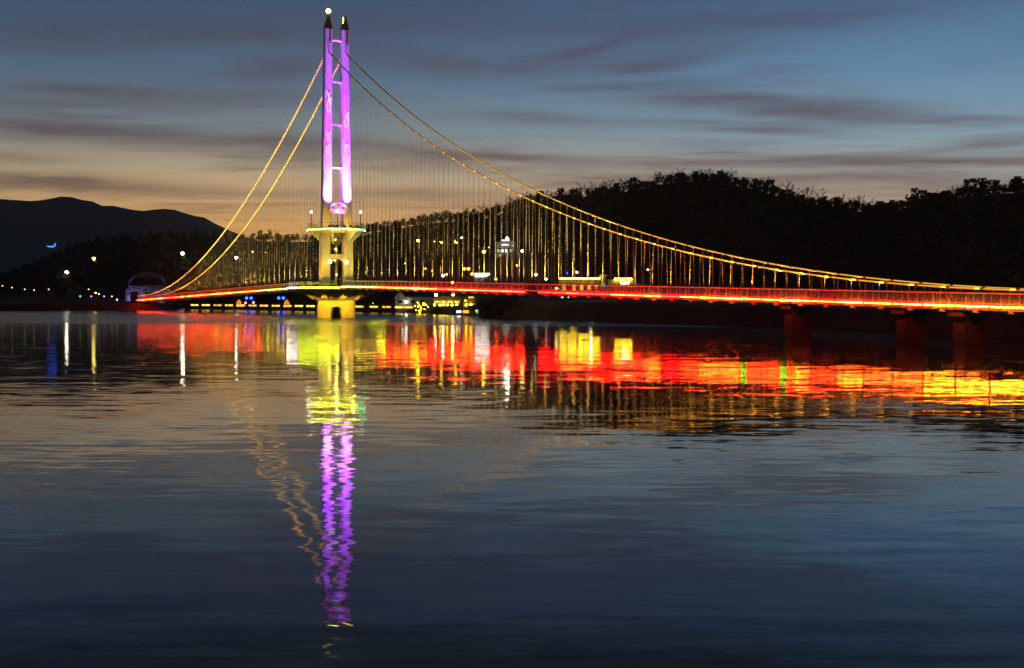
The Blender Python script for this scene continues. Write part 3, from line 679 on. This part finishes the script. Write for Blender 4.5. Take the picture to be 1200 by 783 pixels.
for a in [(78, 319, 'l_white', 3.6, 'bright white lamp lowest on the dark hill under the mountain'), (110, 303, 'l_warm', 3.6, 'warm yellow lamp on the dark hill under the mountain'),
          (214, 297, 'l_white', 4.0, 'brightest white lamp on the dark hill beside the side cables'), (277, 302, 'l_white', 3.0, 'white lamp seen through the far side hangers beside the tower'),
          (296, 295, 'l_dim', 2, 'faint white lamp between two brighter ones behind the far side hangers'), (311, 295, 'l_yel', 3.0, 'yellow lamp seen through the far side hangers beside the tower'),
          (490, 282, 'l_yel', 2.8, YL, 'yellow slope lamps'), (517, 284, 'l_yel', 2.8, YL, 'yellow slope lamps'), (535, 283, 'l_yel', 4.0, 'large yellow lamp on the slope near the lit hillside house'),
          (567, 295, 'l_yel', 3.2, YL, 'yellow slope lamps'), (475, 309, 'l_dim', 2, HL, HG), (541, 279, 'l_white', 2.2, HL, HG), (559, 277, 'l_dim', 2, HL, HG), (573, 290, 'l_dim', 1.6, HL, HG), (509, 283, 'l_dim', 1.5, HL, HG),
          (612, 294, 'l_warm', 3.0, 'warm lamp standing by the lit hillside house'), (606, 311, 'l_org', 2.2, 'small orange lamp below the lit hillside house'),
          (628, 322, 'l_white', 2.8, 'white lamp on the bank beside the string lit restaurant', 'lamps beside the restaurant'), (640, 327, 'l_white', 2.4, 'white lamp on the bank beside the string lit restaurant', 'lamps beside the restaurant'),
          (676, 319, 'l_warm', 2.4, 'warm lamp behind the roof of the string lit restaurant'), (665, 320, 'l_blue', 1.6, 'tiny bluish lamp behind the roof of the string lit restaurant'), (759, 316, 'l_dim', 2.4, 'faint white lamp on the dark slope past the restaurant'),
          (498, 315, 'l_org', 2.4, OL, 'orange road lamps'), (544, 315, 'l_org', 3.4, OL, 'orange road lamps'), (549, 315, 'l_org', 3.4, OL, 'orange road lamps'), (553, 321, 'l_org', 3.0, OL, 'orange road lamps'), (581, 327, 'l_org', 2.8, OL, 'orange road lamps'),
          (523.5, 321.5, 'l_org', 2.2, OL, 'orange road lamps'), (519, 323, 'l_white', 3.0, 'white road lamp paired with an orange one above the railing'), (530, 331, 'l_yel', 2.8, 'yellow lamp low behind the bridge railing')]:
    street_lamp(*a)
for a in [(3, 335), (14, 337), (29, 339), (40, 340), (57, 339), (104, 339)]:
    street_lamp(*a, 'l_far', 1.5, 'small warm lamp in the row along the shore under the mountain', 'shore lamps under the mountain', 4)
for x, y, k, c in [(94, 349, 'l_green', 'green'), (107, 349, 'l_pink', 'pink'), (112, 345, 'l_warm', 'yellow'), (116, 346, 'l_dim', 'white'), (122, 349, 'l_pink', 'pink'), (131, 349, 'l_dim', 'white')]:
    street_lamp(x, y, k, 1.5, 'tiny %s path light on the bank beside the violet cliff' % c, 'path lights by the cliff', 1.5)
street_lamp(511, 345.5, 'l_white', 3.6, 'bright white lamp standing at the corner of the waterside cafe', None, 3.2)
street_lamp(531, 345.5, 'l_white', 2.6, 'white lamp standing behind the waterside cafe', None, 3.4)
street_lamp(476, 353.5, 'l_white', 2.8, 'white lamp in front of the long pale house', None, 2.2)
street_lamp(437, 367, 'l_green', 1.0, 'tiny green marker light on the boardwalk edge', None, 1.0)

# blue figure on the hill top
D = ground(60, 293); p = land(60, D); k = D / F
o = thing('light_figure', 'blue neon bird figure on top of the dark hill', 'light figure', p)
zb = HC + (HY - 288.5) * k - p.z
MB().tube([(-5 * k, 0, zb), (-1 * k, 0, zb - .3 * k), (3 * k, 0, zb), (5.2 * k, 0, zb + 3.4 * k), (4.6 * k, 0, zb + .6 * k), (2 * k, 0, zb - 1.2 * k), (-4 * k, 0, zb - .5 * k)], .5 * k, 6).build('neon_tube', emis('blue neon', (.03, .12, 1), 3.5), o)
MB().tube([(0, .3, -1), (0, .3, zb)], .1, 6).build('stand', 'dark', o)

# violet cliff behind the end of the bridge
p = land(172, 470); k = 470 / F
o = thing('rock_cliff', 'rock cliff flooded with violet light behind the far bridge end', 'cliff', p)
rnd = random.Random(9); rocks = []
for i in range(5):
    q = MB(); vs = []
    for zz_ in (-.5, -.1, .4, .5):
        for a in range(8):
            r_ = (.5 - .12 * abs(zz_) * 2) * rnd.uniform(.8, 1.1); vs.append((r_ * 1.2 * math.cos(a * math.pi / 4), r_ * math.sin(a * math.pi / 4), zz_))
    q.add(vs, [(8 * j + a, 8 * j + (a + 1) % 8, 8 * j + 8 + (a + 1) % 8, 8 * j + 8 + a) for j in range(3) for a in range(8)] + [tuple(range(24, 32))]); rocks.append(q.mesh('rock', 'rock'))
MB().prism([(-9, -2), (9, -2), (9, 3.5), (6, 5.6), (0, 6.2), (-5, 6.0), (-8.6, 4.5)], 3.4, 8).build('cliff_core', 'rock', o)
for row in range(8):
    x = -8.2 + rnd.random()
    while x < 8.4:
        w_ = rnd.uniform(1.2, 3.0); r_ = link('rock', rocks[rnd.randrange(5)], o, (x + w_ / 2, 1.4 + row * .22 + rnd.uniform(-.4, .3), -.6 + row * .85 + rnd.uniform(-.15, .15)))
        r_.scale = (w_, 1.6, rnd.uniform(.6, .95)); r_.rotation_euler = (rnd.uniform(-.1, .1), rnd.uniform(-.12, .12), rnd.uniform(-.3, .3)); x += w_ * .85
for i in range(9):
    a = .25 + 2.6 * i / 8; r_ = link('rock', rocks[i % 5], o, (-7 * math.cos(a) * .95 - 1, 4.5, 6.2 + 4.2 * math.sin(a))); r_.scale = (2.3, 1.6, 1.1); r_.rotation_euler = (0, a - 1.57, 0)
MB().prism([(-9, 2), (8, 2), (7, 7), (2, 10.1), (-4, 10), (-8, 7)], 6, 11).build('cliff_top', 'earth', o)
for x in (-7, -1.5, 4.5):
    f_ = MB().box((x, -3.2, .1), (.4, .3, .3)).build('cliff_floodlight', 'dark', o)
    lamp('SPOT', 'cliff_lamp', f_, (x, -3.0, .4), 2600 if x < 0 else 1400, (.36, .26, 1), (x, 2, 1.6), .1, 84)
f_ = MB().box((-10.5, -1, .4), (.5, .3, .4)).build('cliff_floodlight', 'dark', o); MB().ball((-10.5, -1.3, .6), .35, 8).build('lamp_globe', emis('violet lamp', (.5, .4, 1), 3), o)

# boardwalk along the bank, with paired lit panels
BP = [(218, 471), (300, 439), (365, 411), (420, 391), (486, 361)]
bpx = lambda px: np.interp(px, [a for a, _ in BP], [b for _, b in BP])
o = thing('boardwalk', 'low timber boardwalk with pairs of yellow lit panels along the waterline', 'boardwalk', ((300 - CX) / F * 439, 439, 0)); B0 = o.location.copy()
def bw(px, z, off=0): D = float(bpx(px)) + off; return Vector(((px - CX) / F * D, D, z)) - B0
for i in range(len(BP) - 1):
    a, b = bw(BP[i][0], .9), bw(BP[i + 1][0], .9); d = (b - a); ln = d.length; an = math.atan2(d.y, d.x); c = (a + b) / 2
    MB().box((c.x - math.sin(an) * 1.3 * -1, c.y + math.cos(an) * 1.3, .9), (ln + .2, 2.6, .18), an).build('walk_deck', 'wood', o)
    MB().box((c.x, c.y - .05, 2.0), (ln, .09, .09), an).build('walk_rail', 'wood', o)
pst = MB().box((0, 0, .6), (.18, .18, 2.9)).mesh('walk_post', 'wood')
for px in np.arange(219, 487, 6.85): link('walk_post', pst, o, bw(px, 0))
pairs = [(228.3, 1), (241.3, 1.5), (255, .55), (268.4, 1), (282.4, 1), (296, .6), (309.3, .9), (323.3, .8), (337, .7), (350.4, 1.2), (364, 1.2), (421, .7), (438, .6), (453, .5), (468, 1.4), (478.5, .6)]
wp = {}
for px, st in pairs:
    st_ = round(st * 2.6, 1)
    if st_ not in wp: wp[st_] = MB().box((0, -.14, 0), (1.25, .12, .5)).mesh('lit_panel', emis('walk panel', (1, .58, .05), st_))
    for dxx in (-2.4, 2.4): link('lit_panel', wp[st_], o, bw(px + dxx, 1.5))

# twin blue lamps, tents and ornaments behind the boardwalk
for px, lab in ((291.7, 'pair of blue globe lamps on one post beside pink ornaments'), (329.3, 'pair of blue globe lamps on one post beside an orange tent')):
    D = float(shore_d(px)) + 14; p = land(px, D); k = D / F; zl = HC + (HY - 349.3) * k - p.z
    o = thing('twin_lamp', lab, 'lamp', p)
    MB().tube([(0, 0, -1), (0, 0, zl - .4)], .08, 6).build('pole', 'dark', o); MB().tube([(-2.6 * k, 0, zl - .4), (2.6 * k, 0, zl - .4)], .06, 6).build('crossarm', 'dark', o)
    for sg in (-1, 1): MB().ball((sg * 2.7 * k, 0, zl), 1.6 * k, 10).build('lamp_globe', 'l_blue', o, True)
for px, py in ((287.8, 355), (297, 354.6)):
    D = float(shore_d(px)) + 8; p = land(px, D); k = D / F; z = HC + (HY - py) * k - p.z
    o = thing('lit_ornament', 'small pink glowing ornament below the twin blue lamps', 'ornament', p, 0, 'pink ornaments'); MB().ball((0, 0, z), 1.3 * k, 8).build('globe', 'l_pink', o, True); MB().tube([(0, 0, -1), (0, 0, z - k)], .1, 6).build('stand', 'dark', o)
for px, py, lab in ((280, 354, 'small orange glowing tent beside the pink ornaments'), (336, 355.5, 'small orange glowing tent near the tower pedestal')):
    D = float(shore_d(px)) + 7; p = land(px, D); k = D / F
    o = thing('tent', lab, 'tent', p); MB().lathe([(.05, 2.6), (.9, 1.6), (1.0, -.5)], 8).build('canvas', emis('lit canvas', (1, .28, .04), .9), o); MB().tube([(0, 0, 2.5), (0, 0, 3.0)], .04, 5).build('tent_pole', 'dark', o)

# houses -----------------------------------------------------------
def house(name, label, cat, x0, x1, ytop, D, depth, wallm, roofm, roof='flat', ybase=None):
    """box of a building whose front spans two sight lines at distance D"""
    k = D / F; xc = (x0 + x1) / 2; p = land(xc, D); W = (x1 - x0) * k; zt = HC + (HY - ytop) * k - p.z
    o = thing(name, label, cat, p); o['W'] = W; o['k'] = k; o['xc'] = xc; o['zo'] = p.z
    MB().box((0, depth / 2, zt / 2 - 1), (W, depth, zt + 2)).build('wall', wallm, o)
    if roof == 'flat': MB().box((0, depth / 2, zt + .12), (W + .6, depth + .6, .24)).build('roof', roofm, o)
    else: MB().prism([(-W / 2 - .4, zt), (W / 2 + .4, zt), (W / 2 * .8, zt + roof), (-W / 2 * .8, zt + roof)], -.4, depth + .4).build('roof', roofm, o)
    return o
def opening(o, px, py, wpx, hpx, mt, name='window', arch=False, frame=True):
    k, xc, zo = o['k'], o['xc'], o['zo']; x = (px - xc) * k; z = HC + (HY - py) * k - zo; w_, h_ = wpx * k, hpx * k
    poly = [(x - w_ / 2, z - h_ / 2), (x + w_ / 2, z - h_ / 2)] + ([(x + w_ / 2 * math.cos(a), z + h_ / 2 - w_ / 2 + w_ / 2 * math.sin(a)) for a in np.linspace(0, math.pi, 8)] if arch else [(x + w_ / 2, z + h_ / 2), (x - w_ / 2, z + h_ / 2)])
    w = MB().prism(poly, -.03, .02).build(name, mt, o)
    if frame:
        q = MB(); t2 = .07
        for c, d in (((x, -.05, z - h_ / 2), (w_ + t2, .08, t2)), ((x, -.05, z), (t2, .08, h_)), ((x - w_ / 2, -.05, z), (t2, .08, h_)), ((x + w_ / 2, -.05, z), (t2, .08, h_))): q.box(c, d)
        q.build('frame', 'dark', w)
    return w
for kk in ('W', 'k', 'xc', 'zo'): pass
D = ground(680, 341.5); rest_ = house('restaurant', 'long restaurant with yellow string lights along its eaves and arched windows', 'restaurant', 655, 704, 327.5, D, 7, 'wood', 'roof')
for px in (661, 672.5, 681.5, 690.5, 698.5): opening(rest_, px, 337, 4.2, 7.5, 'w_yel', arch=True)
k, xc, zo = rest_['k'], rest_['xc'], rest_['zo']
q = MB()
for px in np.arange(656.5, 703, 1.75): q.ball(((px - xc) * k, -.42, HC + (HY - 326.6) * k - zo), .8 * k, 6)
tag(q.build('string_light', 'l_yel', rest_), kind='stuff')
MB().ball(((652 - xc) * k, -1.0, HC + (HY - 338) * k - zo), 1.6 * k, 8).build('door_lamp', 'l_warm', rest_); MB().tube([((652 - xc) * k, -1.0, -.8), ((652 - xc) * k, -1.0, HC + (HY - 339.4) * k - zo)], .05, 6).build('lamp_post', 'dark', rest_)
MB().box(((706.7 - xc) * k, 2.0, HC + (HY - 333) * k - zo), (7 * k, 4, 22 * k)).build('stair_tower', 'wall', rest_); opening(rest_, 706.7, 334.5, 4.5, 4, 'w_dim')
MB().box(((728 - xc) * k, 4, HC + (HY - 335.5) * k - zo), (30 * k, 6, 16 * k)).build('wing', 'grey', rest_)
MB().box(((716 - xc) * k, 1.2, HC + (HY - 322.5) * k - zo), (10 * k, 1.6, .7 * k)).build('canopy', 'wood', rest_)
q = MB()
for px in np.arange(721, 741, 1.75): q.ball(((px - xc) * k, .7, HC + (HY - 326.8) * k - zo), .8 * k, 6)
tag(q.build('string_light', 'l_yel', rest_), kind='stuff')
MB().box(((733 - xc) * k, .9, HC + (HY - 331.5) * k - zo), (9 * k, .15, 3 * k)).build('sign_panel', 'sign', rest_)
lamp('POINT', 'eave_lamp', rest_, (0, -2.2, HC + (HY - 329) * k - zo), 110, (1, .5, .04)); lamp('POINT', 'eave_lamp', rest_, ((730 - xc) * k, -.8, HC + (HY - 330) * k - zo), 80, (1, .5, .04))

D = ground(592, 298.5); hh = house('hillside_house', 'two storey pale house with white lit windows on the wooded slope', 'house', 580, 604, 284, D, 8, 'grey', 'roof')
for px, py, w_, h_, mt in ((584, 294, 3, 3, 'w_dim'), (588.5, 294, 3, 3.4, 'w_white'), (593.5, 294, 3, 3.6, 'w_white'), (599, 294, 3, 3, 'w_dim'), (586, 299.5, 3, 1.6, 'w_dim'), (592, 287, 8, 1.6, 'w_white'), (600.5, 288, 3, 2.4, 'w_dim')): opening(hh, px, py, w_, h_, mt)
k, xc, zo = hh['k'], hh['xc'], hh['zo']; MB().box(((592 - xc) * k, -.6, HC + (HY - 290.5) * k - zo), (24 * k, 1.3, .12)).build('balcony', 'grey', hh)
MB().box(((592.5 - xc) * k, 1.0, HC + (HY - 281.6) * k - zo), (9 * k, .3, 1.4 * k)).build('roof_light', 'w_white', hh); MB().ball(((594.5 - xc) * k, .6, HC + (HY - 279.4) * k - zo), 1.5 * k, 8).build('roof_lamp', 'l_white', hh); lamp('POINT', 'roof_glow', hh, ((592 - xc) * k, -3, HC + (HY - 285) * k - zo), 160, (1, 1, .7))

D = ground(565, 327); sh = house('shop', 'small roadside shop under one long white lit sign', 'shop', 556, 574.5, 321, D, 5, 'wall', 'roof')
k, xc, zo = sh['k'], sh['xc'], sh['zo']; MB().box((0, -.25, HC + (HY - 322) * k - zo), (17 * k, .2, 3.2 * k)).build('sign_panel', 'sign', sh); opening(sh, 562, 328, 4, 4, 'glass', 'shop_window'); opening(sh, 569, 328, 4, 4, 'glass', 'shop_window')
D = ground(1176, 256); fh = house('cottage', 'small dark cottage with pale narrow windows high on the wooded hill', 'cottage', 1166, 1186, 245, D, 6, 'grey', 'roof', 1.6)
for px in (1171, 1174.6, 1178.6): opening(fh, px, 249.5, 1.5, 4, emis('dim pane', (.7, .75, .8), .12), 'window', False, False)

D = 372; ph = house('pale_house', 'long low pale house with a flat roof by the boardwalk', 'house', 463, 507, 348.5, D, 6, 'grey', 'roof', 'flat')
for px in (469, 484, 495): opening(ph, px, 353.5, 3.5, 4, 'glass')
k = D / F; MB().prism([(-22 * k, 3.0), (-9 * k, 3.0), (-15.5 * k, 4.6)], -1.6, 0).build('porch_roof', 'grey', ph); lamp('POINT', 'porch_glow', ph, (-12 * k, -3.5, 1.8), 55, (.9, 1, .7))
D = 338; cf = house('cafe', 'waterside cafe with two rows of yellow lit windows below the deck', 'cafe', 508, 541, 351, D, 6, 'wood', 'roof', .9)
for px in (512, 519.5, 527.5, 535): opening(cf, px, 353.8, 6.2, 1.8, 'w_yel')
k, xc, zo = cf['k'], cf['xc'], cf['zo']; MB().box((0, -1.2, HC + (HY - 358.6) * k - zo), (34 * k, 2.4, .15)).build('terrace', 'wood', cf)
for px in (509.5, 516, 520, 524.5, 530, 535.5): MB().ball(((px - xc) * k, -1.6, HC + (HY - 357.3) * k - zo), 1.1 * k, 8).build('terrace_lamp', 'l_yel', cf)
D = 312; cf2 = house('kiosk', 'small timber kiosk with two yellow lamps beside the cafe', 'kiosk', 543, 557, 350.5, D, 4, 'wood', 'roof', .7)
k, xc, zo = cf2['k'], cf2['xc'], cf2['zo']
for px in (546.5, 552): MB().ball(((px - xc) * k, -.6, HC + (HY - 357.3) * k - zo), 1.1 * k, 8).build('wall_lamp', 'l_yel', cf2)
opening(cf2, 545.5, 352.5, 3, 2.5, 'w_yel'); MB().box((2 * k, -.5, HC + (HY - 348.6) * k - zo), (6 * k, .15, 1.1 * k)).build('fascia_light', 'w_yel', cf2)
p = land(730, 234); sd_ = thing('shed', 'small dark red shed standing at the water edge below the deck', 'shed', p)
MB().box((0, 0, -.6), (3.0, 2.2, 2.6)).build('wall', 'red', sd_); MB().prism([(-1.7, .7), (1.7, .7), (1.6, .95), (-1.6, .95)], -1.3, 1.3).build('roof', 'roof', sd_); MB().box((.3, -1.12, -.5), (.9, .05, 1.9)).build('door', 'wood', sd_)

# fairy-lit tree by the cafe
q, c = bare_tree(77, 3.6, .9, 4); p = land(494, 352); p.z -= .3; o = thing('fairy_light_tree', 'small tree wrapped in yellow fairy lights beside the cafe', 'tree', p)
q.build('trunk', 'bark', o); c.build('crown', 'twig', o); q = MB(); rnd = random.Random(2)
for _ in range(34): q.ball((rnd.gauss(0, .75), rnd.gauss(0, .75), rnd.uniform(.8, 3.7)), .075, 6)
tag(q.build('fairy_light', 'l_yel', o), kind='stuff')
# shrubs on the bank
SB = [tuple(x.mesh(n_, m_) for x, n_, m_ in zip(leaf_tree(90 + i, 4.2, 5.6, 900, .6, .3), ('stem', 'foliage'), ('bark', 'bush'))) for i in range(3)]
for px, D, s_, lab in ((567, 288, 1.0, 'large dark rounded shrub on the bank nearest the kiosk'), (582, 274, 1.15, 'largest dark shrub in the clump on the bank'), (596, 268, .85, 'dark shrub at the open end of the bank clump'),
                       (430, 405, 1.0, 'dim shrub lit from below near the tower pedestal'), (348, 424, 1.1, 'loose shrub behind the boardwalk under the deck'), (443, 398, .8, 'low shrub behind the boardwalk by the pale house')):
    o = thing('shrub', lab, 'shrub', land(px, D), px); o.scale = (s_,) * 3; a, b = SB[int(px) % 3]; link('stem', a, o); link('foliage', b, o)
# cars parked under the deck line
def car(px, D, rz, mt, label, lit):
    o = thing('parked_car', label, 'car', land(px, D) + Vector((0, 0, .02)), rz, 'cars parked on the bank')
    prof = [(-2.1, .35), (2.1, .35), (2.15, .75), (1.3, .95), (.75, 1.42), (-1.0, 1.45), (-1.7, 1.0), (-2.12, .9)]
    MB().prism(prof, -.82, .82).build('body', mt, o)
    for sg in (-1, 1): MB().prism([(1.1, .97), (.68, 1.36), (-.92, 1.38), (-1.45, 1.0)], sg * .835 - .008, sg * .835 + .008).build('side_window', 'glass', o)
    for x in (-1.3, 1.3):
        for y in (-.78, .78):
            w_ = MB().lathe([(.01, -.1), (.3, -.1), (.33, -.05), (.33, .05), (.3, .1), (.01, .1)], 14).build('wheel', 'tyre', o, True, (x, y, .33)); w_.rotation_euler = (R(90), 0, 0)
    for y in (-.6, .6): MB().box((2.13, y, .68), (.06, .34, .16)).build('headlight', 'l_dim' if lit else 'glass', o)
    for y in (-.6, .6): MB().box((-2.12, y, .72), (.06, .3, .14)).build('tail_light', 'red', o)
for px, mt, lab, lit in ((664, 'card', 'dark car with lit headlights parked below the restaurant', True), (684, 'carw', 'white car parked next to the dark car below the restaurant', False), (703, 'carw', 'white car parked beside the lit white post box', False)):
    car(px, 262 if px != 684 else 266, R(-100 if lit else -70), mt, lab, lit)
lp = thing('car_park_light', 'square white light on a short post by the parked cars', 'light', land(721, 255)); MB().tube([(0, 0, -.5), (0, 0, .3)], .07, 6).build('post', 'dark', lp); MB().box((0, 0, .55), (.35, .35, .6)).build('light_box', 'w_white', lp)
lamp('POINT', 'car_park_glow', lp, (-5, -3, 2.4), 70, (1, .95, .8))
# boats
def boat(px, D, L, label, canopy):
    o = thing('boat', label, 'boat', ((px - CX) / F * D, D, 0)); n = 12; vs = []
    for i in range(n + 1):
        t = i / n; hw_ = .9 * math.sin(math.pi * min(1, .25 + .75 * t)) ** .6 * (1 if t < .98 else .3); x = L * (t - .5)
        vs += [(x, -hw_ * .6, -.15), (x, -hw_, .55 + .25 * t * t), (x, hw_, .55 + .25 * t * t), (x, hw_ * .6, -.15)]
    MB().add(vs, [(4 * i + a, 4 * i + 4 + a, 4 * i + 4 + (a + 1) % 4, 4 * i + (a + 1) % 4) for i in range(n) for a in range(4)] + [(0, 1, 2, 3), (4 * n + 3, 4 * n + 2, 4 * n + 1, 4 * n)]).build('hull', 'hull', o)
    if canopy:
        MB().prism([(-1.0, 1.5), (-.75, 1.95), (.75, 1.95), (1.0, 1.5)], -.8, .8).build('canopy', 'orange', o)
        for x in (-.9, .9):
            for y in (-.7, .7): MB().box((x, y, 1.0), (.06, .06, 1.1)).build('canopy_post', 'steel', o)
        MB().box((0, 0, .95), (1.3, 1.0, .6)).build('cabin', emis('lit cabin', (1, .34, .04), 2.2), o)
        for x in (-1.4, -1.9): MB().ball((x, -.5, .95), .16, 8).build('deck_lamp', 'l_white', o)
    else:
        MB().box((0, 0, 1.15), (3.0, 1.5, 1.3)).build('cabin', 'wood', o); MB().box((0, 0, 1.86), (3.4, 1.8, .12)).build('cabin_roof', 'roof', o); MB().box((-.9, -.76, 1.15), (.62, .05, .75)).build('window', emis('pale window', (.75, 1, .6), 1.1), o)
boat(546, 303, 4.6, 'small boat with a glowing orange canopy moored at the bank', True)
boat(563.5, 291, 5.4, 'dark cabin boat with one pale lit window moored at the bank', False)
# life rings on the railing
for px, lab in ((634, 'life ring hung on the bridge railing beside the dark gap in the lights'), (716, 'life ring hung on the bridge railing below the restaurant wing')):
    s = (77.27 - 44970 / (px + 188)) * 4; o = thing('life_ring', lab, 'life ring', toworld(s, -2.36, dz_(s) + .55), BR.rotation_euler.z)
    a = [2 * math.pi * i / 24 for i in range(25)]
    MB().tube([(.3 * math.cos(t), 0, .3 * math.sin(t)) for t in a], .075, 8).build('ring', 'orange', o); MB().tube([(.4 * math.cos(t), 0, .4 * math.sin(t)) for t in a], .015, 5).build('rope', 'white', o)
for o in bpy.data.objects:
    for kk in ('W', 'k', 'xc', 'zo'):
        if kk in o: del o[kk]

# ------------------------------------------------------------------ evening haze in the air
hz = bpy.data.materials.new('haze'); hz.use_nodes = True; t_ = hz.node_tree; t_.nodes.clear()
v_ = t_.nodes.new('ShaderNodeVolumePrincipled'); v_.inputs['Color'].default_value = (.82, .88, 1, 1); v_.inputs['Density'].default_value = .00006; v_.inputs['Anisotropy'].default_value = .2
o_ = t_.nodes.new('ShaderNodeOutputMaterial'); t_.links.new(v_.outputs[0], o_.inputs['Volume'])
tag(MB().box((0, 2150, 141), (8800, 4900, 306)).build('haze', hz), kind='stuff')
